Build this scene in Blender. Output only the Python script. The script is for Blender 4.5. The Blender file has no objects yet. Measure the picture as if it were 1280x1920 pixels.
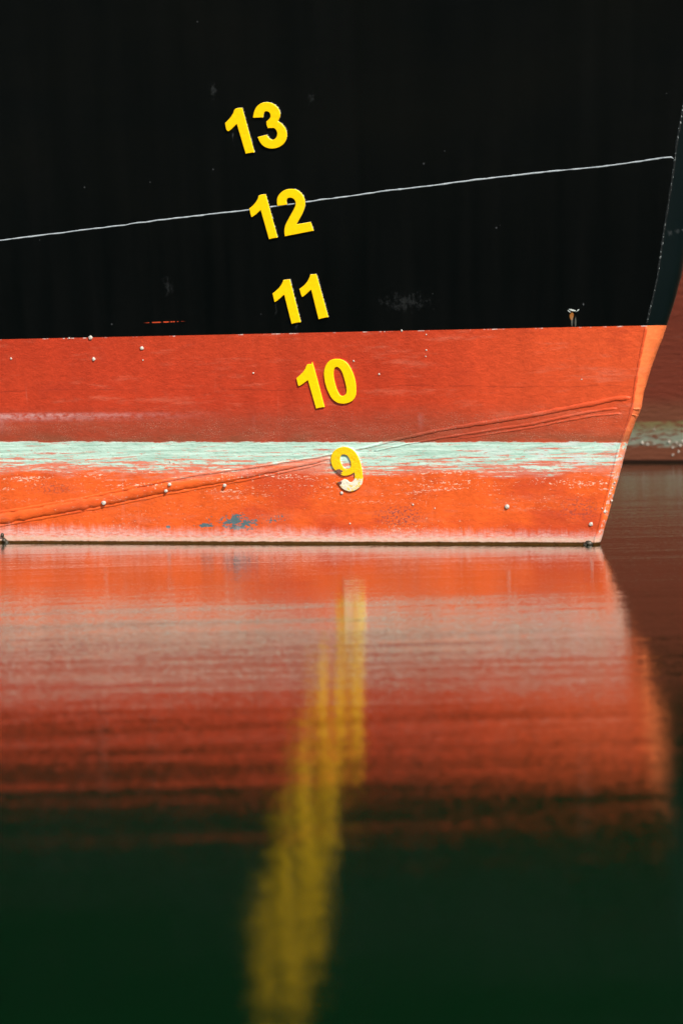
import bpy, bmesh, math, random
from mathutils import Vector, Matrix, noise
from mathutils.geometry import tessellate_polygon

random.seed(7)
scene = bpy.context.scene
col = scene.collection

# ------------------------------------------------------------------ camera
F_PX = 5775.0                       # focal length in pixels of a 1280 x 1920 frame
CAM_H = 0.575                       # lens height above the water
PITCH = math.atan((960 - 723) / F_PX)
ROLL = math.radians(1.5)
C0 = Vector((0, 0, CAM_H))
_fw = Vector((0, math.cos(PITCH), -math.sin(PITCH)))
_rt = Vector((1, 0, 0))
_up = _rt.cross(_fw)
CR = _rt * math.cos(ROLL) - _up * math.sin(ROLL)
CU = _up * math.cos(ROLL) + _rt * math.sin(ROLL)
cam = bpy.data.cameras.new('camera')
cam_o = bpy.data.objects.new('camera', cam)
col.objects.link(cam_o)
cam_o.matrix_world = Matrix(((CR.x, CU.x, -_fw.x, C0.x), (CR.y, CU.y, -_fw.y, C0.y),
                             (CR.z, CU.z, -_fw.z, C0.z), (0, 0, 0, 1)))
cam.sensor_fit = 'HORIZONTAL'
cam.sensor_width = 24.0
cam.lens = 24.0 * F_PX / 1280
cam.clip_start = 0.1
cam.clip_end = 3000
cam.dof.use_dof = True
cam.dof.focus_distance = 11.0
cam.dof.aperture_fstop = 4.5
scene.camera = cam_o

# ------------------------------------------------------------------ sky, sun, exposure
SUN_EL, SUN_AZ = math.radians(29), math.radians(16)      # behind the camera, to its right
world = bpy.data.worlds.new('World')
scene.world = world
world.use_nodes = True
wt = world.node_tree
sky = wt.nodes.new('ShaderNodeTexSky')
sky.sky_type = 'NISHITA'
sky.sun_disc = False
sky.sun_elevation = SUN_EL
sky.sun_rotation = math.pi - SUN_AZ
wt.links.new(sky.outputs[0], wt.nodes['Background'].inputs[0])
wt.nodes['Background'].inputs[1].default_value = 0.10
sun = bpy.data.lights.new('sun', 'SUN')
sun.energy = 4.2
sun.angle = math.radians(0.6)
sun.color = (1.0, 0.95, 0.87)
sun_o = bpy.data.objects.new('sun', sun)
col.objects.link(sun_o)
S = Vector((math.cos(SUN_EL) * math.sin(SUN_AZ), -math.cos(SUN_EL) * math.cos(SUN_AZ), math.sin(SUN_EL)))
sun_o.rotation_euler = S.to_track_quat('Z', 'Y').to_euler()
sun_o.location = S * 40
scene.view_settings.view_transform = 'Standard'
scene.view_settings.look = 'None'
scene.view_settings.gamma = 1
scene.view_settings.use_curve_mapping = False
scene.view_settings.exposure = 0.75
scene.cycles.use_denoising = True
scene.cycles.max_bounces = 4
scene.cycles.use_adaptive_sampling = True
scene.cycles.adaptive_threshold = 0.02

# ------------------------------------------------------------------ helpers
def ray(x, y):
    return _fw + CR * ((x - 640) / F_PX) + CU * ((960 - y) / F_PX)

def on_water(x, y):
    d = ray(x, y)
    return C0 + d * (-CAM_H / d.z)

WA, WB = on_water(0, 1018), on_water(1128, 1022)
SLOPE = (WB.y - WA.y) / (WB.x - WA.x)

def hull_y(X, Z):
    """starboard plating as a graph: a straight entrance with flare and slight plate waviness"""
    y = WA.y + SLOPE * (X - WA.x)
    if X < -1.8:
        y += 0.035 * (X + 1.8) ** 2
    y -= 0.36 * Z + 0.04 * Z * max(Z, 0)
    y += 0.0022 * math.sin(X * 5.1 + 1.3 * Z) * math.sin(Z * 4.3 + 0.8) + 0.0012 * math.sin(X * 11 + 2) * math.cos(Z * 9 - X)
    return y

def hull_n(X, Z):
    e = 0.02
    fx = (hull_y(X + e, Z) - hull_y(X - e, Z)) / (2 * e)
    fz = (hull_y(X, Z + e) - hull_y(X, Z - e)) / (2 * e)
    return Vector((fx, -1, fz)).normalized()

def at(x, y, off=0.0):
    """point of the starboard plating (off metres proud of it) seen at photo pixel x, y"""
    d = ray(x, y)
    t = 11.0
    for _ in range(30):
        p = C0 + d * t
        n = hull_n(p.x, p.z)
        f = p.y - hull_y(p.x, p.z) + off / max(0.3, -n.y)
        t -= f / (d.y + 0.4 * d.z - SLOPE * d.x) * 0.95
    return C0 + d * t

def line_z(p1, p2):
    """a level or sloping line on the plating through two pixels: Z = a + b X"""
    A, B = at(*p1), at(*p2)
    b = (B.z - A.z) / (B.x - A.x)
    return A.z - b * A.x, b

def mesh_obj(name, verts, faces, mats, parent=None, smooth=True, fmat=None):
    me = bpy.data.meshes.new(name)
    me.from_pydata([tuple(v) for v in verts], [], faces)
    for m in (mats if isinstance(mats, (list, tuple)) else [mats]):
        me.materials.append(m)
    if fmat:
        for i, k in enumerate(fmat):
            me.polygons[i].material_index = k
    for p in me.polygons:
        p.use_smooth = smooth
    bm = bmesh.new(); bm.from_mesh(me)
    bmesh.ops.recalc_face_normals(bm, faces=bm.faces)
    bm.to_mesh(me); bm.free()
    o = bpy.data.objects.new(name, me)
    col.objects.link(o)
    if parent:
        o.parent = parent
        o.matrix_parent_inverse = Matrix.Translation(-parent.location)
    return o

def interp(pts, t):
    if t <= pts[0][0]:
        a, b = pts[0], pts[1]
    elif t >= pts[-1][0]:
        a, b = pts[-2], pts[-1]
    else:
        for a, b in zip(pts, pts[1:]):
            if a[0] <= t <= b[0]:
                break
    return a[1] + (b[1] - a[1]) * (t - a[0]) / (b[0] - a[0])

# ------------------------------------------------------------------ node builder
class NB:
    def __init__(self, name):
        self.mat = bpy.data.materials.new(name)
        self.mat.use_nodes = True
        self.t = self.mat.node_tree
        self.b = self.t.nodes['Principled BSDF']
        g = self.t.nodes.new('ShaderNodeNewGeometry')
        self.P = g.outputs['Position']
        s = self.t.nodes.new('ShaderNodeSeparateXYZ')
        self.t.links.new(self.P, s.inputs[0])
        self.X, self.Y, self.Z = s.outputs
    def set(self, sock, v):
        if isinstance(v, bpy.types.NodeSocket):
            self.t.links.new(v, sock)
        elif isinstance(v, (tuple, list)) and len(v) == 3 and sock.type == 'RGBA':
            sock.default_value = (*v, 1)
        else:
            sock.default_value = v
    def m(self, op, a, b=0.0, c=None, clamp=False):
        n = self.t.nodes.new('ShaderNodeMath'); n.operation = op; n.use_clamp = clamp
        self.set(n.inputs[0], a); self.set(n.inputs[1], b)
        if c is not None: self.set(n.inputs[2], c)
        return n.outputs[0]
    def add(self, a, b): return self.m('ADD', a, b)
    def sub(self, a, b): return self.m('SUBTRACT', a, b)
    def mul(self, a, b): return self.m('MULTIPLY', a, b)
    def madd(self, a, b, c): return self.m('MULTIPLY_ADD', a, b, c)
    def prod(self, *v):
        r = v[0]
        for q in v[1:]: r = self.mul(r, q)
        return r
    def inv(self, a): return self.m('SUBTRACT', 1.0, a)
    def step(self, v, a, b):
        n = self.t.nodes.new('ShaderNodeMapRange'); n.interpolation_type = 'SMOOTHSTEP'
        self.set(n.inputs[0], v)
        lo, hi = (a, b) if a <= b else (b, a)
        n.inputs[1].default_value = lo; n.inputs[2].default_value = hi
        n.inputs[3].default_value = 0 if a <= b else 1
        n.inputs[4].default_value = 1 if a <= b else 0
        return n.outputs[0]
    def vec(self, x, y, z=0.0):
        n = self.t.nodes.new('ShaderNodeCombineXYZ')
        self.set(n.inputs[0], x); self.set(n.inputs[1], y); self.set(n.inputs[2], z)
        return n.outputs[0]
    def noise(self, sx, sz, detail=4.0, seed=0.0, rough=0.55, color=False, v=None):
        n = self.t.nodes.new('ShaderNodeTexNoise')
        n.inputs['Scale'].default_value = 1.0
        n.inputs['Detail'].default_value = min(detail, 4.0)
        n.inputs['Roughness'].default_value = rough
        if v is None:
            v = self.vec(self.mul(self.X, sx), self.mul(self.Z, sz), seed)
        self.set(n.inputs['Vector'], v)
        return n.outputs['Color' if color else 0]
    def voronoi(self, sx, sz, seed=0.0, rnd=1.0):
        n = self.t.nodes.new('ShaderNodeTexVoronoi')
        n.inputs['Scale'].default_value = 1.0
        n.inputs['Randomness'].default_value = rnd
        self.set(n.inputs['Vector'], self.vec(self.mul(self.X, sx), self.mul(self.Z, sz), seed))
        return n.outputs['Distance'], n.outputs['Color']
    def mix(self, f, a, b):
        n = self.t.nodes.new('ShaderNodeMix'); n.data_type = 'RGBA'
        self.set(n.inputs[0], f)
        self.set(n.inputs[6], a); self.set(n.inputs[7], b)
        return n.outputs[2]
    def scale(self, colr, f):
        n = self.t.nodes.new('ShaderNodeVectorMath'); n.operation = 'SCALE'
        if isinstance(colr, tuple): n.inputs[0].default_value = colr
        else: self.set(n.inputs[0], colr)
        self.set(n.inputs['Scale'], f)
        return n.outputs[0]
    def below(self, ab):                      # metres below the sloping line Z = a + bX
        return self.sub(self.madd(self.X, ab[1], ab[0]), self.Z)
    def ell(self, x, y, rx, ry):
        """1 at the centre of an elliptical blemish on the plating, 0 at its rim, negative outside"""
        c = at(x, y); r = 525.0
        dx = self.mul(self.sub(self.X, c.x), r / rx)
        dz = self.mul(self.sub(self.Z, c.z), r / ry)
        return self.sub(1.0, self.m('SQRT', self.add(self.mul(dx, dx), self.mul(dz, dz))))
    def bump(self, h, dist, strength=1.0, normal=None):
        n = self.t.nodes.new('ShaderNodeBump')
        n.inputs['Strength'].default_value = strength
        n.inputs['Distance'].default_value = dist
        self.set(n.inputs['Height'], h)
        if normal is not None: self.set(n.inputs['Normal'], normal)
        return n.outputs[0]
    def out(self, color, rough=0.5, normal=None, spec=0.5):
        self.set(self.b.inputs['Base Color'], color)
        self.set(self.b.inputs['Roughness'], rough)
        self.b.inputs['Specular IOR Level'].default_value = spec
        if normal is not None: self.set(self.b.inputs['Normal'], normal)
        return self.mat

# lines of the paint scheme on the starboard bow
PAINT = line_z((0, 636), (1212, 610))
BROWN = line_z((0, 778), (1150, 768))
MINT_T = line_z((0, 828), (1150, 828))
MINT_B = line_z((0, 884), (1150, 888))
SALT = line_z((0, 990), (1100, 1001))
HAIR = line_z((0, 733), (1180, 722))
LAP = line_z((311, 905), (622, 850))
WET = line_z((0, 1013.5), (1100, 1016.5))

# ------------------------------------------------------------------ materials
def antifouling(stem=False):
    k = NB('sunlit_orange_stem_paint' if stem else 'red_antifouling_paint')
    # broad tone: brick red above, orange low down and towards the stem
    big = k.noise(0.9, 2.2, 3, 1)
    fade = k.noise(9, 1.4, 4, 2)                     # vertical fading streaks
    right = k.step(k.X, 0.1, 1.15)
    low = k.step(k.below(MINT_T), -0.02, 0.10)
    c = k.mix(k.madd(right, 0.75, k.mul(k.sub(big, 0.5), 0.5)), (0.43, 0.036, 0.011), (0.66, 0.086, 0.021))
    if stem:
        c = k.mix(k.noise(20, 6, 4, 40), (0.80, 0.185, 0.055), (0.74, 0.14, 0.035))  # orange coat, made paler to carry the sun falling on the bar
    c = k.mix(low, c, (0.78, 0.16, 0.03) if stem else (0.70, 0.098, 0.015))
    c = k.scale(c, k.madd(fade, 0.56, 0.72))
    mott = k.noise(34, 60, 4, 3, 0.75)
    c = k.scale(c, k.madd(mott, 0.72, 0.64))
    redder = k.prod(k.step(k.noise(2.2, 5, 4, 31), 0.5, 0.66), low)
    c = k.mix(k.mul(redder, 0.7), c, (0.50, 0.052, 0.018))
    # pale chalky scuffs
    sc = k.prod(k.step(k.noise(3.0, 16, 4, 4, 0.75), 0.52, 0.72), 0.36)
    c = k.mix(sc, c, (0.60, 0.17, 0.10))
    vr = k.prod(k.step(k.noise(26, 1.6, 4, 50, 0.7), 0.60, 0.74), k.step(k.noise(3, 5, 3, 51), 0.48, 0.65), 0.45)
    c = k.mix(vr, c, (0.62, 0.20, 0.13))
    dk = k.prod(k.step(k.noise(5, 9, 4, 52, 0.7), 0.54, 0.72), 0.40)
    c = k.mix(dk, c, (0.34, 0.030, 0.012))
    hl = k.prod(k.step(k.m('ABSOLUTE', k.add(k.below(HAIR), k.mul(k.sub(k.noise(3, 1, 3, 46), 0.5), 0.03))), 0.0030, 0.0012), k.step(k.noise(5, 2, 3, 47), 0.42, 0.6))
    c = k.mix(k.mul(hl, 0.45), c, (0.20, 0.02, 0.008))
    # dull brown slime above the pale band, speckled with dried salt
    db = k.add(k.below(BROWN), k.mul(k.sub(k.noise(3, 8, 4, 5), 0.5), 0.05))
    dm = k.below(MINT_T)
    br = k.mul(k.step(db, -0.05, 0.06), k.step(dm, 0.004, -0.004))
    c = k.mix(k.mul(br, k.madd(right, -0.25, 0.55)), c, (0.22, 0.052, 0.026))
    olive = k.mul(k.step(dm, -0.05, -0.004), k.step(dm, 0.004, 0.0))
    c = k.mix(k.prod(olive, k.step(k.noise(6, 20, 5, 6), 0.35, 0.65), 0.55), c, (0.15, 0.062, 0.03))
    spk = k.mul(k.step(k.noise(230, 250, 2, 7, 0.6), 0.52, 0.72), k.step(k.noise(14, 30, 3, 45), 0.35, 0.65))
    c = k.mix(k.prod(br, spk, 0.5), c, (0.55, 0.34, 0.24))
    # whitish bloom at the top of the brown band, strongest aft
    dbl = k.below(BROWN)
    bl = k.prod(k.step(dbl, -0.012, 0.004), k.step(dbl, 0.034, 0.0), k.step(k.X, -0.35, -1.35), k.step(k.noise(40, 60, 4, 8, 0.7), 0.30, 0.65))
    c = k.mix(k.mul(bl, 0.75), c, (0.60, 0.36, 0.34))
    drip = k.prod(k.step(k.noise(9, 0.5, 4, 9), 0.60, 0.80), k.step(dbl, 0.0, 0.02), k.step(dbl, 0.09, 0.03))
    c = k.mix(k.mul(drip, 0.30), c, (0.60, 0.36, 0.34))
    # the pale green scum band, worn through in streaks
    n_edge = k.sub(k.noise(14, 40, 6, 10, 0.7), 0.5)
    n_low = k.sub(k.noise(3.0, 18, 6, 11, 0.65), 0.5)
    top = k.step(k.add(dm, k.mul(n_edge, 0.022)), -0.001, 0.004)
    dl = k.mul(k.below(MINT_B), -1.0)
    bot = k.step(k.add(dl, k.mul(n_low, 0.16)), -0.022, 0.012)
    deep = k.step(dm, 0.02, 0.14)
    holes = k.add(k.noise(5.0, 105, 4, 12, 0.75), k.madd(deep, 0.18, k.mul(right, 0.03)))
    keep = k.step(holes, 0.64, 0.59)
    fine = k.step(k.add(k.noise(32, 130, 4, 13, 0.75), k.mul(deep, 0.13)), 0.68, 0.60)
    mint = k.prod(top, bot, keep, fine)
    under = k.mul(k.step(k.below(LAP), -0.002, 0.010), k.step(k.X, at(640, 870).x, at(600, 870).x))
    mint = k.mul(mint, k.madd(under, -0.85, 1.0))
    if stem:
        mint = k.mul(mint, k.step(k.noise(45, 45, 4, 41, 0.7), 0.50, 0.60))
    mcol = k.mix(k.step(k.noise(5, 110, 4, 14, 0.75), 0.28, 0.70), (0.26, 0.43, 0.34), (0.60, 0.78, 0.68))
    mcol = k.mix(k.mul(k.step(k.noise(9, 26, 5, 15), 0.45, 0.7), right), mcol, (0.60, 0.60, 0.60))
    mcol = k.mix(k.prod(k.step(k.noise(45, 110, 4, 16, 0.75), 0.57, 0.68), 0.65), mcol, (0.17, 0.28, 0.19))
    pink = k.prod(top, bot, k.madd(k.noise(50, 80, 3, 42, 0.7), 1.0, -0.05))
    c = k.mix(pink, c, (0.62, 0.28, 0.22))
    c = k.mix(mint, c, mcol)
    # cream flecks left under the band
    fz = k.prod(k.step(dl, -0.16, -0.02), k.step(dl, 0.05, -0.01))
    fl = k.step(k.add(k.noise(70, 150, 4, 17, 0.75), k.mul(k.sub(k.noise(4, 34, 4, 18), 0.5), 0.6)), 0.60, 0.68)
    c = k.mix(k.prod(fz, fl, 0.9), c, (0.74, 0.58, 0.44))
    if stem:
        sf = k.step(k.noise(70, 70, 4, 43, 0.75), 0.50, 0.57)
        c = k.mix(k.prod(sf, low, 0.8), c, k.mix(k.noise(30, 30, 2, 44), (0.75, 0.60, 0.52), (0.28, 0.14, 0.16)))
    fl2 = k.step(k.add(k.noise(85, 110, 3, 19, 0.7), k.mul(k.sub(k.noise(2.4, 6, 3, 20), 0.5), 0.55)), 0.67, 0.74)
    c = k.mix(k.prod(fl2, low, 0.7), c, (0.66, 0.42, 0.30))
    # bare grey primer patches and a pitted purple-brown area
    pn = k.sub(k.noise(42, 60, 4, 21, 0.75), 0.5)
    g1 = k.step(k.add(k.ell(444, 979, 58, 22), k.mul(pn, 3.8)), 0.46, 0.54)
    g2 = k.step(k.add(k.ell(385, 985, 24, 6), k.mul(pn, 2.6)), 0.30, 0.40)
    g3 = k.step(k.add(k.ell(315, 988, 7, 4), k.mul(pn, 1.6)), 0.20, 0.35)
    g4 = k.step(k.add(k.ell(515, 974, 40, 18), k.mul(k.sub(k.noise(90, 110, 3, 22), 0.5), 3.4)), 0.85, 0.98)
    gr = k.m('MAXIMUM', k.m('MAXIMUM', g1, g2), k.m('MAXIMUM', g3, g4))
    c = k.mix(gr, c, (0.085, 0.135, 0.145))
    pit = k.step(k.noise(95, 115, 3, 23, 0.7), 0.51, 0.57)
    pz = k.m('MAXIMUM', k.step(k.ell(748, 968, 62, 28), 0, 0.7), k.mul(k.step(k.ell(1085, 955, 55, 30), 0, 0.7), 0.6))
    pz = k.m('MAXIMUM', pz, k.mul(k.step(k.ell(95, 915, 70, 18), 0, 0.7), 0.55))
    c = k.mix(k.prod(pit, pz, 0.8), c, (0.17, 0.055, 0.06))
    # salt bloom, cream line and wet brown weed at the waterline
    ds = k.add(k.below(SALT), k.mul(k.sub(k.noise(45, 5, 4, 24, 0.75), 0.5), 0.072))
    sb = k.mul(k.step(ds, -0.022, 0.026), k.step(k.noise(40, 130, 4, 25, 0.72), 0.22, 0.66))
    c = k.mix(k.mul(sb, 0.85), c, (0.70, 0.44, 0.40))
    dw = k.below(WET)
    cr = k.prod(k.step(k.add(dw, k.mul(k.sub(k.noise(30, 60, 5, 26), 0.5), 0.03)), -0.024, -0.008), k.madd(k.noise(60, 120, 3, 27), 1.0, 0.25))
    c = k.mix(k.mul(cr, 0.7), c, (0.60, 0.46, 0.34))
    wet = k.step(k.add(dw, k.mul(k.sub(k.noise(40, 60, 4, 28), 0.5), 0.006)), -0.002, 0.003)
    c = k.mix(wet, c, k.mix(k.noise(30, 60, 4, 29), (0.035, 0.014, 0.003), (0.10, 0.042, 0.008)))
    # chipped white edge under the black paint
    dp = k.below(PAINT)
    ch = k.prod(k.step(k.add(dp, k.mul(k.sub(k.noise(60, 60, 3, 30), 0.5), 0.004)), 0.0042, 0.002), k.step(k.noise(16, 1, 4, 32, 0.7), 0.53, 0.62))
    c = k.mix(k.mul(ch, 0.8), c, (0.70, 0.55, 0.50))
    # relief: brushed coats, runs and chipping
    hgt = k.add(k.mul(k.noise(14, 110, 2, 33, 0.6), 0.16), k.mul(k.noise(60, 75, 4, 34, 0.7), 0.85))
    rough = k.madd(wet, -0.25, k.madd(mott, 0.2, 0.44))
    return k.out(c, rough, k.bump(hgt, 0.0022), 0.35)

def black_paint(stem=False):
    k = NB('sky_sheen_black_stem_paint' if stem else 'black_topside_paint')
    st = k.noise(14, 0.9, 5, 1)
    c = k.mix(st, (0.0004, 0.0010, 0.0010), (0.0026, 0.0028, 0.0025))
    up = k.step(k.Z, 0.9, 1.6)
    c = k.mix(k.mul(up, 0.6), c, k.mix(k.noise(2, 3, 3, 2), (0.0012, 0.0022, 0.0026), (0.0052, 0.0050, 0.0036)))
    sp = k.step(k.noise(46, 46, 2, 3, 0.5), 0.775, 0.80)
    c = k.mix(k.mul(sp, 0.20), c, (0.3, 0.32, 0.33))
    d1, cc = k.voronoi(9, 9, 4)
    c = k.mix(k.mul(k.step(d1, 0.04, 0.015), 0.10), c, (0.35, 0.37, 0.38))
    # scuffs
    sm = k.noise(70, 40, 4, 5, 0.8)
    for (x, y, rx, ry, a) in ((758, 566, 62, 22, 0.05), (315, 535, 14, 26, 0.04), (400, 170, 9, 24, 0.06), (585, 185, 8, 20, 0.05),
                              (437, 253, 3, 22, 0.12), (555, 612, 5, 10, 0.12), (517, 575, 4, 20, 0.05), (1093, 571, 3, 5, 0.3)):
        s = k.mul(k.step(k.add(k.ell(x, y, rx, ry), k.mul(k.sub(sm, 0.5), 4.0)), 0.3, 1.3), a * 0.6)
        c = k.mix(s, c, (0.42, 0.45, 0.46))
    # scratch showing the red undercoat
    s = k.mul(k.step(k.ell(308, 603.5, 44, 1.4), 0, 0.4), k.step(k.noise(50, 10, 4, 6), 0.42, 0.52))
    c = k.mix(s, c, (0.50, 0.06, 0.02))
    # rust run and grey runs below the broken lug
    s = k.step(k.add(k.ell(1071, 592, 4.5, 10), k.mul(k.sub(k.noise(120, 40, 4, 7), 0.5), 0.8)), 0.1, 0.5)
    c = k.mix(s, c, (0.30, 0.11, 0.025))
    s = k.mul(k.step(k.m('MAXIMUM', k.ell(1072, 602, 2.2, 12), k.ell(1078.5, 604, 2, 12)), 0, 0.6), 0.35)
    c = k.mix(s, c, (0.22, 0.22, 0.18))
    h = k.noise(14, 20, 2, 9)
    if stem:
        for (x, y) in ((1257, 435), (1272, 432)):
            s = k.mul(k.step(k.add(k.ell(x, y, 7, 6), k.mul(k.sub(sm, 0.5), 2.6)), 0.1, 1.0), 0.07)
            c = k.mix(s, c, (0.45, 0.48, 0.50))
        c = k.mix(0.5, c, (0.004, 0.009, 0.010))  # teal mixed into the black as the stem's reflection of the sky
        return k.out(c, 0.28, k.bump(h, 0.0012), 0.28)
    return k.out(c, k.madd(st, 0.22, 0.30), k.bump(h, 0.0012), 0.13)

def chipped_black(name, lo, hi, col2):
    k = NB(name)
    n = k.step(k.noise(110, 110, 4, 3, 0.75, v=k.scale(k.P, 150.0)), lo, hi)
    c = k.mix(n, (0.005, 0.006, 0.006), col2)
    return k.out(c, 0.5)

def yellow_paint():
    k = NB('yellow_numeral_paint')
    n = k.noise(30, 30, 4, 3)
    c = k.mix(n, (0.95, 0.545, 0.0006), (0.99, 0.595, 0.001))
    d = k.prod(k.step(k.noise(60, 60, 4, 4, 0.75), 0.56, 0.72), 0.22)
    c = k.mix(d, c, (0.50, 0.28, 0.01))
    chip = k.prod(k.step(k.noise(110, 110, 4, 6, 0.75), 0.69, 0.72), 0.75)
    c = k.mix(chip, c, (0.16, 0.10, 0.03))
    return k.out(c, 0.42, k.bump(k.noise(60, 60, 3, 5), 0.0010), 0.35)

def worn_yellow():
    k = NB('worn_yellow_numeral_paint')
    n = k.noise(26, 26, 4, 3)
    c = k.mix(n, (0.80, 0.44, 0.003), (0.88, 0.56, 0.006))
    z9 = at(650, 893).z
    lowm = k.step(k.add(k.Z, k.mul(k.sub(k.noise(35, 35, 4, 5), 0.5), 0.06)), z9 + 0.004, z9 - 0.008)
    wh = k.mul(lowm, k.step(k.noise(55, 55, 4, 6, 0.6), 0.60, 0.50))
    c = k.mix(wh, c, (0.72, 0.66, 0.52))
    sp = k.prod(k.step(k.noise(75, 75, 4, 7, 0.7), 0.62, 0.70), 0.6)
    c = k.mix(sp, c, (0.75, 0.55, 0.18))
    chip = k.step(k.add(k.ell(634.5, 885.5, 8, 6), k.mul(k.sub(k.noise(90, 90, 3, 8), 0.5), 1.6)), 0.05, 0.2)
    chip = k.m('MAXIMUM', chip, k.step(k.add(k.ell(637, 905, 5, 4), k.mul(k.sub(k.noise(90, 90, 3, 9), 0.5), 1.6)), 0.05, 0.2))
    c = k.mix(chip, c, (0.17, 0.075, 0.06))
    dots = k.prod(k.step(k.noise(120, 120, 3, 10, 0.7), 0.66, 0.72), 0.7)
    c = k.mix(dots, c, (0.30, 0.14, 0.03))
    return k.out(c, 0.55, k.bump(k.noise(60, 60, 4, 11, 0.7), 0.003), 0.3)

def plain(name, lo, hi, sc, rough=0.6, spec=0.3):
    k = NB(name)
    return k.out(k.mix(k.noise(sc, sc, 4, 2, v=k.scale(k.P, sc)), lo, hi), rough, None, spec)

def water_mat():
    k = NB('harbour_water')
    def slopes(sx, sy, amp_x, amp_y, detail, seed):
        n = k.noise(0, 0, detail, 0, 0.55, True, k.vec(k.mul(k.X, sx), k.mul(k.Y, sy), seed))
        s = k.t.nodes.new('ShaderNodeSeparateXYZ'); k.set(s.inputs[0], n)
        return k.mul(k.sub(s.outputs[0], 0.5), amp_x), k.mul(k.sub(s.outputs[1], 0.5), amp_y)
    parts = [slopes(0.6, 8.0, 0.012, 0.027, 1.0, 1.0), slopes(3.6, 26, 0.050, 0.027, 1.0, 5.0), slopes(140, 380, 0.050, 0.076, 0.0, 9.0)]
    sx = k.add(k.add(parts[0][0], parts[1][0]), parts[2][0])
    sy = k.add(k.add(k.add(parts[0][1], parts[1][1]), parts[2][1]), -0.0025)   # faces tilted to the viewer show more at grazing sight
    nv = k.t.nodes.new('ShaderNodeVectorMath'); nv.operation = 'NORMALIZE'
    k.set(nv.inputs[0], k.vec(sx, sy, 1.0))
    k.b.inputs['IOR'].default_value = 1.34
    k.b.inputs['Coat Weight'].default_value = 0.5              # added coat that brightens the reflections
    k.b.inputs['Coat IOR'].default_value = 1.40
    k.b.inputs['Coat Roughness'].default_value = 0.05
    k.set(k.b.inputs['Coat Normal'], nv.outputs[0])
    return k.out((0.0006, 0.0155, 0.0032), 0.05, nv.outputs[0], 0.5)

M_RED = antifouling()
M_STEM = antifouling(True)
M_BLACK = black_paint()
M_BSTEM = black_paint(True)
M_YEL = yellow_paint()
M_WORN = worn_yellow()
M_SIDE = chipped_black('chipped_numeral_edge', 0.48, 0.60, (0.30, 0.31, 0.28))
M_BEAD = plain('highlight_white_weld', (0.16, 0.19, 0.22), (0.52, 0.56, 0.58), 45, 0.4)  # white stands in for the highlight along the weld bead
M_CRACK = chipped_black('chipped_black_edge', 0.56, 0.66, (0.30, 0.33, 0.33))
M_BARN = plain('barnacle_shell', (0.22, 0.19, 0.15), (0.58, 0.55, 0.50), 260, 0.8)
M_WEED = plain('dark_mussels', (0.008, 0.010, 0.006), (0.06, 0.045, 0.03), 120, 0.4)
M_LUG = plain('chipped_white_lug', (0.03, 0.06, 0.07), (0.50, 0.52, 0.48), 190, 0.5)
M_DECK = plain('grey_deck_paint', (0.10, 0.11, 0.11), (0.14, 0.14, 0.14), 4, 0.7)

# ------------------------------------------------------------------ water
w = on_water(640, 1300)
water = mesh_obj('water', [(-600, -300, 0), (600, -300, 0), (600, 900, 0), (-600, 900, 0)], [(0, 1, 2, 3)], water_mat(), None, False)
water['kind'] = 'structure'

# ------------------------------------------------------------------ the near ship
ship = bpy.data.objects.new('ship', None)
ship.location = at(1128, 1022)
ship.location.z = 0
col.objects.link(ship)
ship['label'] = 'black and red ship bow with yellow draft numerals, sunlit in the foreground'
ship['category'] = 'ship'

crease_px = [(1122, 1100 - 106), (1116, 1010), (1125, 980), (1135, 937), (1145, 900), (1152, 870), (1160, 837), (1169, 812), (1180, 780), (1185, 762),
             (1189, 730), (1197, 682), (1206, 637), (1210, 610), (1222, 565), (1232, 520), (1243, 440), (1252, 385), (1262, 320), (1268, 270),
             (1279, 205), (1306, 60), (1330, -100)][1:]
sil_px = [(1126, 1022), (1135, 990), (1147, 947), (1160, 902), (1170, 865), (1177, 837), (1186, 810), (1195, 787), (1202, 772), (1206, 755),
          (1210, 735), (1221, 700), (1237, 657), (1256, 610), (1269, 570), (1280, 530), (1292, 480), (1305, 420), (1320, 340), (1340, 220),
          (1375, 0), (1400, -160)]
_cr = sorted([(q.z, q.x) for q in (at(*p) for p in crease_px)])
def crease_x(z):
    if z < _cr[0][0]:
        return _cr[0][1] + (z - _cr[0][0]) * 0.30
    if z > _cr[-1][0]:
        return _cr[-1][1] + (z - _cr[-1][0]) * 0.30
    return interp(_cr, z)
_y_cr = sorted([(p[1], p[0]) for p in crease_px])
_wd = []
for (x, y) in sil_px:
    xc = interp(_y_cr, y)
    q = at(xc, y)
    _wd.append((q.z, max(0.008, (x - xc) / F_PX * q.y)))
_wd.sort()
def bar_w(z):
    z = min(max(z, _wd[0][0]), _wd[-1][0])
    return interp(_wd, z)
def crease_pt(z):
    X = crease_x(z)
    return Vector((X, hull_y(X, z), z))
def paint_z(X):
    return PAINT[0] + PAINT[1] * max(X, -3)

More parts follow.
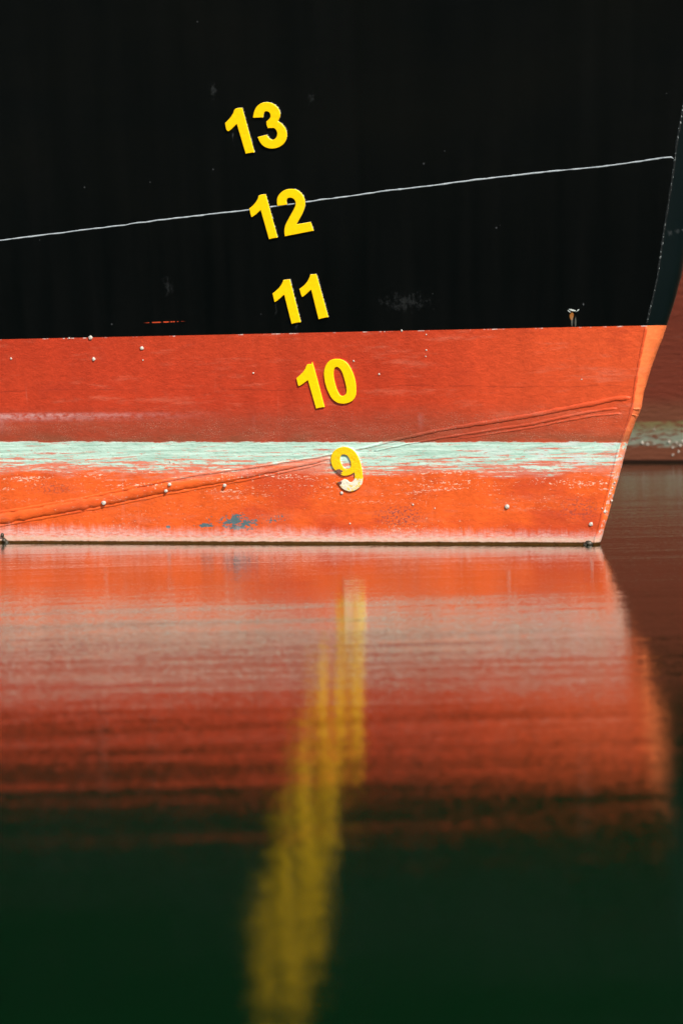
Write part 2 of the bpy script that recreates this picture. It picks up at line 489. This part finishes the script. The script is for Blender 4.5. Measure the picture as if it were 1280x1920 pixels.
X_AFT = -16.0
ts = [i / 70 * 0.16 for i in range(70)] + [0.16 + (i / 24) ** 1.3 * 0.84 for i in range(25)]
def plating(name, zf, rows, mat):
    vs, fs = [], []
    for v in rows:
        for t in ts:
            X = 0.9
            z = zf(v, X)
            for _ in range(6):
                xs = crease_x(z)
                X = xs + (X_AFT - xs) * t
                z = zf(v, X)
            vs.append((X, hull_y(X, z), z))
    W = len(ts)
    for r in range(len(rows) - 1):
        for q in range(W - 1):
            fs.append((r * W + q, r * W + q + 1, (r + 1) * W + q + 1, (r + 1) * W + q))
    return mesh_obj(name, vs, fs, mat, ship)
Z_LOW, Z_TOP = -0.7, 4.6
lower = plating('lower_plating', lambda v, X: Z_LOW + v * (paint_z(X) - Z_LOW), [i / 60 for i in range(61)], M_RED)
lower['label'] = 'red antifouling plating with a pale green scum band'
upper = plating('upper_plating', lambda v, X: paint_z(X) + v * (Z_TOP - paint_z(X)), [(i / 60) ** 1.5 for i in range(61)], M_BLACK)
upper['label'] = 'glossy black plating above the paint line'

# stem bar: rounded strip between the crease and the leading edge, with sunlight and sky sheen put into its paint
def stem_strip(name, z0, z1, n, mat):
    vs, fs = [], []
    for i in range(n + 1):
        z = z0 + (z1 - z0) * i / n
        c = crease_pt(z); wd = bar_w(z)
        wob = 0.0016 * noise.noise(Vector((3, 7, z * 22))) + 0.0008 * noise.noise(Vector((1, 2, z * 70)))
        prof = [(0.0, 0.0), (0.03, 0.003), (0.25, 0.08), (0.5, 0.20), (0.72, 0.38), (0.88, 0.62), (0.97, 0.92), (1.0, 1.3), (0.90, 1.9), (0.6, 2.7)]
        for (a, b) in prof:
            vs.append((c.x + (wd + wob) * a, c.y + wd * b, z))
    W = len(prof)
    for i in range(n):
        for q in range(W - 1):
            fs.append((i * W + q, i * W + q + 1, (i + 1) * W + q + 1, (i + 1) * W + q))
    return mesh_obj(name, vs, fs, mat, ship)
zp = paint_z(crease_x(0.78))
stem_strip('stem_bar', Z_LOW, zp, 130, M_STEM)['label'] = 'orange lower stem bar, its paint paled for sunlight'
stem_strip('stem_bar', zp, Z_TOP, 120, M_BSTEM)['label'] = 'black upper stem bar with a painted bluish sky sheen'

# far side, deck and after end so the bow is a closed body
def port_pt(z, d):
    c = crease_pt(z); wd = bar_w(z)
    return Vector((c.x + wd * 0.6 - d * 0.50, c.y + wd * 2.7 + d * 0.87 - 0.25 * z * min(d, 1.0) * 0.0, z))
vs, fs = [], []
zs = [Z_LOW + (Z_TOP - Z_LOW) * i / 30 for i in range(31)]
for z in zs:
    for d in (0, 1, 4, 9, 16): vs.append(port_pt(z, d))
for i in range(30):
    for q in range(4):
        fs.append((i * 5 + q, i * 5 + q + 1, (i + 1) * 5 + q + 1, (i + 1) * 5 + q))
mesh_obj('port_plating', vs, fs, M_BLACK, ship)
dz = Z_TOP - 0.05
ring = [Vector((crease_x(dz) + (X_AFT - crease_x(dz)) * t, 0, dz)) for t in ts[::8]] + [Vector((X_AFT, 0, dz))]
for v in ring: v.y = hull_y(v.x, dz)
ring = ring + [port_pt(dz, d) for d in (16, 9, 4, 1, 0)]
mesh_obj('deck', ring, [tuple(range(len(ring)))], M_DECK, ship, False)
zs2 = [Z_LOW, 0.5, 1.5, 3, Z_TOP]
vs = [Vector((X_AFT, hull_y(X_AFT, z), z)) for z in zs2] + [port_pt(z, 16) for z in zs2]
mesh_obj('after_bulkhead', vs, [(i, i + 1, i + 6, i + 5) for i in range(4)], M_BLACK, ship, False)

# ------------------------------------------------------------------ weld beads
def bead(pts, radii, mat, jitter=0.15, name='weld_seam', flat=0.5, surf=at, step=7.0, sink=0.12, sd=0):
    """pts: pixels along the bead; radii: metres at the same points"""
    path = []
    for i in range(len(pts) - 1):
        (x0, y0), (x1, y1) = pts[i], pts[i + 1]
        n = max(1, int(math.hypot(x1 - x0, y1 - y0) / step))
        for q in range(n):
            f = q / n
            path.append((x0 + (x1 - x0) * f, y0 + (y1 - y0) * f, radii[i] + (radii[i + 1] - radii[i]) * f))
    path.append((*pts[-1], radii[-1]))
    P3 = []
    for i, (x, y, r) in enumerate(path):
        wob = noise.noise(Vector((i * 0.35 + sd * 9.1, 2.2, sd))) * 1.0
        P3.append((surf(x, y + wob), r * (1 + jitter * 2 * noise.noise(Vector((i * 0.8, 5.5, sd * 3.3))))))
    vs, fs = [], []
    K = 10
    for i, (p, r) in enumerate(P3):
        a = P3[max(0, i - 1)][0]; b = P3[min(len(P3) - 1, i + 1)][0]
        tg = (b - a).normalized()
        n = hull_n(p.x, p.z)
        n = (n - tg * n.dot(tg)).normalized()
        s = tg.cross(n)
        if i in (0, len(P3) - 1): r *= 0.3
        for q in range(K):
            an = 2 * math.pi * q / K
            vs.append(p + s * (math.cos(an) * r) + n * (math.sin(an) * r * flat - r * sink))
    for i in range(len(P3) - 1):
        for q in range(K):
            fs.append((i * K + q, i * K + (q + 1) % K, (i + 1) * K + (q + 1) % K, (i + 1) * K + q))
    fs.append(tuple(range(K))); fs.append(tuple(range((len(P3) - 1) * K, len(P3) * K)))
    return mesh_obj(name, vs, fs, mat, ship)

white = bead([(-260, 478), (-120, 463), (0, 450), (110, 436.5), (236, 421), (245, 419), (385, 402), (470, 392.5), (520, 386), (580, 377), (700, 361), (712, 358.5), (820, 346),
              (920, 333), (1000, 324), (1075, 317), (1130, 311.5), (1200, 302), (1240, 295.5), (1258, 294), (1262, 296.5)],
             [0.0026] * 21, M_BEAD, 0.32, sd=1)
white['label'] = 'thin weld line rising across the black plating, its highlight painted white'
bead([(-250, 1004), (-120, 983), (0, 961), (150, 936), (285, 906), (360, 891), (480, 875), (600, 856), (690, 838), (746, 823.5), (820, 807), (1000, 778), (1060, 766), (1120, 755), (1150, 748), (1182, 745)],
     [.0075, .0075, .0075, .0075, .0065, .006, .005, .004, .005, .006, .007, .0085, .009, .0095, .010, .009], M_RED, 0.18, sd=2)
bead([(-250, 1016), (-120, 995), (0, 973), (195, 938), (311, 914), (420, 898), (500, 883), (580, 868), (622, 858)],
     [.025, .025, .025, .023, .020, .017, .013, .009, .004], M_RED, 0.16, flat=0.42, sd=3)
bead([(-250, 1028), (-120, 1008), (0, 986), (187, 952), (322, 925), (480, 896), (584, 874), (612, 866)],
     [.0055, .0055, .0055, .0055, .005, .005, .004, .003], M_RED, 0.25, sd=4)
bead([(700, 846), (760, 833), (847, 818), (1000, 794), (1060, 781), (1110, 771), (1157, 765)],
     [.003, .004, .005, .006, .006, .006, .005], M_RED, 0.22, sd=5)
bead([(860, 823), (1000, 801), (1060, 789), (1110, 780), (1165, 775)],
     [.002, .004, .0045, .005, .004], M_RED, 0.25, sd=6)
# beads along the crease of the stem
lowc = [p for p in crease_px if p[1] > 612] + [(1211, 612)]
lowc = [(1112, 1026)] + lowc
bead(lowc, [.0045] * len(lowc), M_RED, 0.35, sd=7, step=5)
upc = [(1212, 606)] + [p for p in crease_px if p[1] < 600]
bead(upc, [.0032] * len(upc), M_CRACK, 0.4, sd=8, step=5)
# fat weld collar where the lap meets the stem
for (x0, y0, x1, y1, r) in ((1185, 766, 1201, 767, .005), (1182, 777, 1197, 780, .005)):
    def on_bar(x, y, _x0=x0):
        q = at(_x0, y); dx = (x - _x0) / F_PX * q.y
        return q + Vector((dx, dx * 0.28, 0))
    bead([(x0, y0), ((x0 + x1) / 2, (y0 + y1) / 2), (x1, y1)], [r * .5, r * .75, r * .6], M_STEM, 0.3, surf=on_bar, step=3, sd=x1)

# ------------------------------------------------------------------ raised draft numerals
def smooth_outline(pts):
    n = len(pts); out = []
    P = [(p[0], p[1]) for p in pts]; Cn = [len(p) > 2 for p in pts]
    for i in range(n):
        p1, p2 = P[i], P[(i + 1) % n]
        p0 = P[i - 1] if not Cn[i] else p1
        p3 = P[(i + 2) % n] if not Cn[(i + 1) % n] else p2
        K = 4
        for q in range(K):
            t = q / K; t2, t3 = t * t, t * t * t
            out.append(tuple(0.5 * (2 * p1[a] + (p2[a] - p0[a]) * t + (2 * p0[a] - 5 * p1[a] + 4 * p2[a] - p3[a]) * t2 + (-p0[a] + 3 * p1[a] - 3 * p2[a] + p3[a]) * t3) for a in (0, 1)))
    return out

def inset(loop, d):
    n = len(loop)
    area = sum(loop[i][0] * loop[(i + 1) % n][1] - loop[(i + 1) % n][0] * loop[i][1] for i in range(n))
    sg = 1 if area > 0 else -1
    r = []
    for i in range(n):
        ax, ay = loop[i - 1]; bx, by = loop[(i + 1) % n]
        tx, ty = bx - ax, by - ay
        L = math.hypot(tx, ty) or 1
        r.append((loop[i][0] - ty / L * d * sg, loop[i][1] + tx / L * d * sg))
    return r

def numeral(origin, sc, loops, m_front, m_side, label, thick=0.0075):
    loops = [[(origin[0] + x / sc, origin[1] + y / sc) for (x, y) in smooth_outline(lp)] for lp in loops]
    ins = [inset(lp, 0.8 if i == 0 else -0.8) for i, lp in enumerate(loops)]
    vs, fs, fm = [], [], []
    def add_ring(lps, off):
        st = []
        for lp in lps:
            st.append(len(vs))
            vs.extend(at(x, y, off) for (x, y) in lp)
        return st
    f0 = add_ring(ins, thick)
    f1 = []
    for lp in loops:                                           # rounded shoulder and wall straight back along the normal
        f1.append(len(vs)); fp = [at(x, y, thick) for (x, y) in lp]
        ns = [hull_n(p.x, p.z) for p in fp]
        vs.extend(p - n * 0.0016 for p, n in zip(fp, ns))
        vs.extend(p - n * (thick + 0.006) for p, n in zip(fp, ns))
    for li, lp in enumerate(loops):
        n = len(lp)
        for i in range(n):
            j = (i + 1) % n
            fs.append((f0[li] + i, f0[li] + j, f1[li] + j, f1[li] + i)); fm.append(0)
            fs.append((f1[li] + i, f1[li] + j, f1[li] + n + j, f1[li] + n + i)); fm.append(1)
    flat = [i for st, lp in zip(f0, loops) for i in range(st, st + len(lp))]
    for t in tessellate_polygon([[Vector((x, -y, 0)) for (x, y) in lp] for lp in ins]):
        fs.append(tuple(flat[i] for i in t)); fm.append(0)
    me_o = mesh_obj('numeral', vs, fs, [m_front, m_side], ship, False, fm)
    me_o['label'] = label
    return me_o

c = 1
Z1, Z2, Z4 = ((410, 180), 9.143), ((460, 345), 9.143), ((540, 660), 9.143)
ZB, Z9 = ((480, 480), 5.333), ((600, 825), 12.8)
numeral(*Z1, [[(458, 985, c), (608, 962, c), (400, 200, c), (330, 203), (285, 215), (258, 245), (245, 285), (210, 345), (160, 405), (105, 460, c), (125, 570), (165, 598), (215, 565), (305, 475, c)]],
        M_YEL, M_SIDE, 'yellow raised numeral 1 of the mark 13')
numeral(*Z1, [[(583, 370, c), (590, 310), (615, 230), (665, 160), (740, 115), (830, 103), (920, 125), (1000, 185), (1045, 270), (1045, 350), (1010, 430, c),
               (1080, 475), (1140, 555), (1165, 660), (1145, 760), (1085, 840), (1000, 885), (910, 900), (820, 885), (740, 835), (690, 765), (665, 700, c),
               (820, 662, c), (850, 705), (890, 740), (930, 748), (975, 715), (998, 650), (985, 590), (950, 550), (900, 545), (838, 550, c), (815, 490),
               (812, 435, c), (850, 400), (882, 350), (868, 285), (820, 258), (775, 280), (757, 365, c)]],
        M_YEL, M_SIDE, 'yellow raised numeral 3')
numeral(*Z2, [[(400, 945, c), (548, 915, c), (345, 175, c), (270, 180), (220, 200, c), (205, 255), (165, 320), (110, 380), (62, 415, c), (92, 550), (112, 565), (165, 530), (210, 490), (258, 445, c)]],
        M_YEL, M_SIDE, 'yellow raised numeral 1 of the mark 12')
numeral(*Z2, [[(672, 897, c), (1165, 800, c), (1115, 650, c), (870, 690, c), (915, 610), (970, 510), (1010, 400), (1018, 320), (1000, 230), (950, 150), (870, 95),
               (780, 83), (690, 95), (610, 140), (550, 215), (535, 300), (545, 375, c), (710, 352, c), (700, 290), (720, 245), (770, 232), (825, 255), (855, 310),
               (850, 370), (820, 440), (770, 530), (710, 640), (675, 720), (662, 810)]],
        M_YEL, M_SIDE, 'yellow raised numeral 2')
numeral(*ZB, [[(352, 678, c), (445, 660, c), (335, 232, c), (270, 240, c), (250, 285), (215, 330), (162, 375, c), (180, 452), (192, 458), (230, 430), (278, 385, c)]],
        M_YEL, M_SIDE, 'yellow raised numeral 1, left one of the mark 11')
numeral(*ZB, [[(622, 632, c), (720, 610, c), (600, 180, c), (540, 185, c), (520, 235), (485, 285), (430, 330, c), (452, 400), (464, 408), (500, 380), (548, 335, c)]],
        M_YEL, M_SIDE, 'yellow raised numeral 1, right one of the mark 11')
numeral(*Z4, [[(475, 970, c), (622, 942, c), (430, 225), (395, 208), (335, 210), (305, 240), (285, 290), (235, 360), (138, 450, c), (165, 565), (190, 583), (240, 555), (335, 483, c)]],
        M_YEL, M_RED, 'yellow raised numeral 1 of the mark 10 on red paint')
numeral(*Z4, [[(830, 118), (910, 128), (1000, 180), (1070, 280), (1125, 410), (1155, 540), (1163, 660), (1150, 760), (1095, 840), (1010, 880), (920, 888), (830, 865), (750, 800),
               (690, 700), (640, 570), (615, 440), (610, 340), (640, 230), (700, 155), (765, 125)],
              [(825, 258), (870, 275), (915, 335), (955, 450), (985, 570), (997, 660), (980, 725), (930, 755), (885, 735), (845, 670), (810, 570), (782, 450), (775, 350), (790, 285)]],
        M_YEL, M_RED, 'yellow raised numeral 0 on red paint')
numeral(*Z9, [[(580, 165), (690, 185), (790, 240), (870, 330), (930, 450), (975, 590), (1000, 720), (1015, 850), (1022, 960), (985, 1080), (900, 1175), (790, 1230), (690, 1238),
               (590, 1205), (510, 1150), (440, 1060, c), (400, 1010, c), (500, 985), (570, 935, c), (640, 960), (690, 1005), (750, 1010), (800, 960), (825, 890), (815, 780, c),
               (740, 830), (620, 862), (510, 850), (430, 800), (350, 720), (290, 640), (255, 530), (252, 420), (290, 310), (370, 230), (470, 180)],
              [(570, 350), (640, 375), (690, 440), (730, 540), (730, 630), (690, 685), (620, 700), (560, 665), (510, 585), (478, 490), (485, 400), (520, 360)]],
        M_WORN, M_RED, 'worn yellow numeral 9 with white and rusty patches')

# ------------------------------------------------------------------ barnacles, lug, mussels
def barnacle(p, n, r, parent, sd):
    rnd = random.Random(sd)
    s = n.cross(Vector((0, 0, 1))).normalized(); u = s.cross(n)
    vs, fs = [], []
    K = 8
    rings = ((1.0, -0.25), (0.92, 0.25), (0.68, 0.6), (0.42, 0.78), (0.22, 0.62))
    ph = rnd.random()
    for (a, h) in rings:
        for q in range(K):
            an = 2 * math.pi * (q / K + ph); k = r * a * (1 + 0.26 * rnd.uniform(-1, 1))
            vs.append(p + s * (math.cos(an) * k) + u * (math.sin(an) * k) + n * (h * r))
    for i in range(len(rings) - 1):
        for q in range(K):
            fs.append((i * K + q, i * K + (q + 1) % K, (i + 1) * K + (q + 1) % K, (i + 1) * K + q))
    fs.append(tuple(range((len(rings) - 1) * K, len(rings) * K)))
    return mesh_obj('barnacle', vs, fs, M_BARN, parent)

for i, (x, y, r) in enumerate([(170, 632.5, 4.5), (176, 673, 4), (266, 652, 4), (268, 675, 1.6), (195, 943, 5), (317.6, 908, 3.6), (311, 920.5, 3.6), (421, 910, 4),
                               (319, 865, 2), (475, 699, 2), (21, 672, 2.4), (950.5, 950, 4.8), (774, 946, 2), (656, 981.6, 1.8), (815, 953, 1.5), (1107.8, 982.5, 4.2),
                               (1128.8, 953, 1.6), (663, 676.5, 1.8), (710.6, 701, 2), (799, 627, 1.5), (799, 656, 1.6), (798, 668, 1.4), (640.6, 924, 3.2),
                               (130, 633.5, 2), (753, 619.5, 2.0), (1090, 711, 1.3)]):
    p = at(x, y, 0.009 if (x, y) in ((195, 943), (317.6, 908), (311, 920.5), (421, 910)) else 0.0)   # four sit on the lap ridge
    barnacle(p, hull_n(p.x, p.z), r / 525, ship, i)
for i, (x, y, r) in enumerate([(1133.4, 959, 3.4), (1146.7, 939, 2), (1143, 926, 1.8), (1152, 905, 1.8), (1148, 915, 1.5)]):
    xc = interp(_y_cr, y); q = at(xc, y); dx = (x - xc) / F_PX * q.y
    barnacle(q + Vector((dx, dx * 0.25, 0)), Vector((0.25, -0.95, -0.2)).normalized(), r / 525, ship, 90 + i)

def lump(name, mat, items, label=None):
    vs, fs = [], []
    for (p, n, a, b, h, rot, sd) in items:
        s = n.cross(Vector((0, 0, 1))).normalized(); u = s.cross(n)
        s, u = s * math.cos(rot) + u * math.sin(rot), u * math.cos(rot) - s * math.sin(rot)
        base = len(vs); K, R = 10, 6
        for i in range(R + 1):
            th = math.pi * i / R
            for q in range(K):
                ph = 2 * math.pi * q / K
                d = s * (math.sin(th) * math.cos(ph) * a) + u * (math.sin(th) * math.sin(ph) * b) + n * (math.cos(th) * h)
                vs.append(p + d * (1 + 0.3 * noise.noise(d * 130 + Vector((sd, 0, 0)))))
        for i in range(R):
            for q in range(K):
                fs.append((base + i * K + q, base + i * K + (q + 1) % K, base + (i + 1) * K + (q + 1) % K, base + (i + 1) * K + q))
    o = mesh_obj(name, vs, fs, mat, ship)
    if label: o['label'] = label
    return o
def item(x, y, a, b, h, rot=0.0, sd=0):
    p = at(x, y); return (p, hull_n(p.x, p.z), a / 525, b / 525, h / 525, rot, sd)
lump('lug', M_LUG, [item(1072, 581, 7, 1.8, 3, 0.25, 1), item(1082, 582.5, 5, 1.3, 3, -0.6, 2), item(1067, 583.5, 3.5, 1.3, 2, 0.7, 3)], 'broken chipped lug with a rust run below it')
lump('mussel', M_WEED, [item(9, 1012, 6, 4, 6, 0.9, 4), item(5, 1003, 4, 5, 5, 0.2, 5)])
lump('mussel', M_WEED, [item(13, 1016, 4, 5, 5, 1.9, 6)])
lump('mussel', M_WEED, [item(1104, 1018, 7, 5, 5, 0.2, 7), item(1098, 1020, 5, 3, 5, 0.0, 8)])

# ------------------------------------------------------------------ the ship behind
SA, SB = on_water(1150, 868), on_water(1280, 868)
SL2 = (SB.y - SA.y) / (SB.x - SA.x)
def far_y(X, Z):
    return SA.y + SL2 * (X - SA.x) - 0.30 * Z - 0.05 * Z * max(Z, 0) + (0.05 * (X - 4.2) ** 2 if X > 4.2 else 0)
def far_at(x, y):
    d = ray(x, y); t = 20.0
    for _ in range(30):
        p = C0 + d * t
        t -= (p.y - far_y(p.x, p.z)) / (d.y + 0.3 * d.z - SL2 * d.x) * 0.95
    return C0 + d * t
def far_n(X, Z):
    e = 0.02
    return Vector(((far_y(X + e, Z) - far_y(X - e, Z)) / (2 * e), -1, (far_y(X, Z + e) - far_y(X, Z - e)) / (2 * e))).normalized()
FZ = lambda y: far_at(1230, y).z
def far_red():
    k = NB('maroon_antifouling_paint')
    n = k.noise(2, 7, 5, 1)
    cc = k.mix(n, (0.150, 0.030, 0.017), (0.235, 0.050, 0.026))
    dull = k.step(k.Z, FZ(735), FZ(775))
    cc = k.mix(k.mul(dull, 0.45), cc, (0.17, 0.085, 0.045))
    cc = k.mix(k.prod(k.step(k.noise(6, 60, 5, 2, 0.7), 0.6, 0.75), 0.3), cc, (0.4, 0.2, 0.14))
    zt, zb = FZ(790), FZ(838)
    ns = k.noise(7, 26, 6, 3, 0.65)
    m = k.prod(k.step(k.add(k.Z, k.mul(k.sub(ns, 0.5), 0.03)), zt + 0.006, zt - 0.006), k.step(k.add(k.Z, k.mul(k.sub(k.noise(5, 15, 5, 4), 0.5), 0.22)), zb - 0.01, zb + 0.03),
               k.step(k.noise(14, 45, 4, 5, 0.75), 0.58, 0.50))
    mc = k.mix(k.step(k.Z, zb + 0.04, zt), (0.27, 0.31, 0.24), (0.21, 0.18, 0.075))
    cc = k.mix(k.mul(m, 0.9), cc, mc)
    wet = k.step(k.Z, 0.028, 0.016)
    cc = k.mix(wet, cc, (0.02, 0.008, 0.004))
    return k.out(cc, 0.55, k.bump(k.noise(12, 40, 5, 6), 0.006), 0.3)
M_FAR = far_red()
far = bpy.data.objects.new('ship', None)
far.location = (SB.x, SB.y, 0)
col.objects.link(far)
far['label'] = 'dull maroon hull of another ship, half hidden behind the bow at right'
far['category'] = 'ship'
z_split = FZ(430)
fx = [-5 + 16.0 * i / 60 for i in range(61)]
def far_sheet(name, zz, mat):
    vs = [(X, far_y(X, z), z) for z in zz for X in fx]
    W = len(fx)
    fs = [(r * W + q, r * W + q + 1, (r + 1) * W + q + 1, (r + 1) * W + q) for r in range(len(zz) - 1) for q in range(W - 1)]
    return mesh_obj(name, vs, fs, mat, far)
far_sheet('lower_plating', [-0.6 + (z_split + 0.6) * i / 24 for i in range(25)], M_FAR)
far_sheet('upper_plating', [z_split + (5.5 - z_split) * i / 24 for i in range(25)], M_BLACK)
back = 6.0
vs, fs = [], []
for (X, dy) in ((fx[0], 0), (fx[0], back), (fx[-1], back), (fx[-1], 0)):
    for z in (-0.6, 1.0, 3.0, 5.5): vs.append((X, far_y(X, z) + dy, z))
for a in range(3):
    for z in range(3): fs.append((a * 4 + z, a * 4 + 4 + z, a * 4 + 5 + z, a * 4 + 1 + z))
mesh_obj('far_side_plating', vs, fs, M_BLACK, far, False)
vs = [(X, far_y(X, 5.45), 5.45) for X in fx] + [(X, far_y(X, 5.45) + back, 5.45) for X in (fx[-1], fx[0])]
mesh_obj('deck', vs, [tuple(range(len(vs)))], M_DECK, far, False)
for i, (x, y, r) in enumerate([(1226, 805, 2.6), (1204, 830, 3.6), (1213.5, 833, 3.2), (1226, 832, 2.8), (1254, 828, 3.6), (1268, 830, 3), (1261, 839, 3.6), (1275, 835, 3.2),
                               (1272, 846.5, 3.2), (1261, 852.7, 3.6), (1279, 827, 3), (1187, 826, 2), (1292, 840, 3), (1305, 832, 3.4), (1318, 847, 3), (1330, 828, 3)]):
    p = far_at(x, y)
    barnacle(p, far_n(p.x, p.z), r * (0.55, 0.8, 0.65)[i % 3] / 265, far, 200 + i)
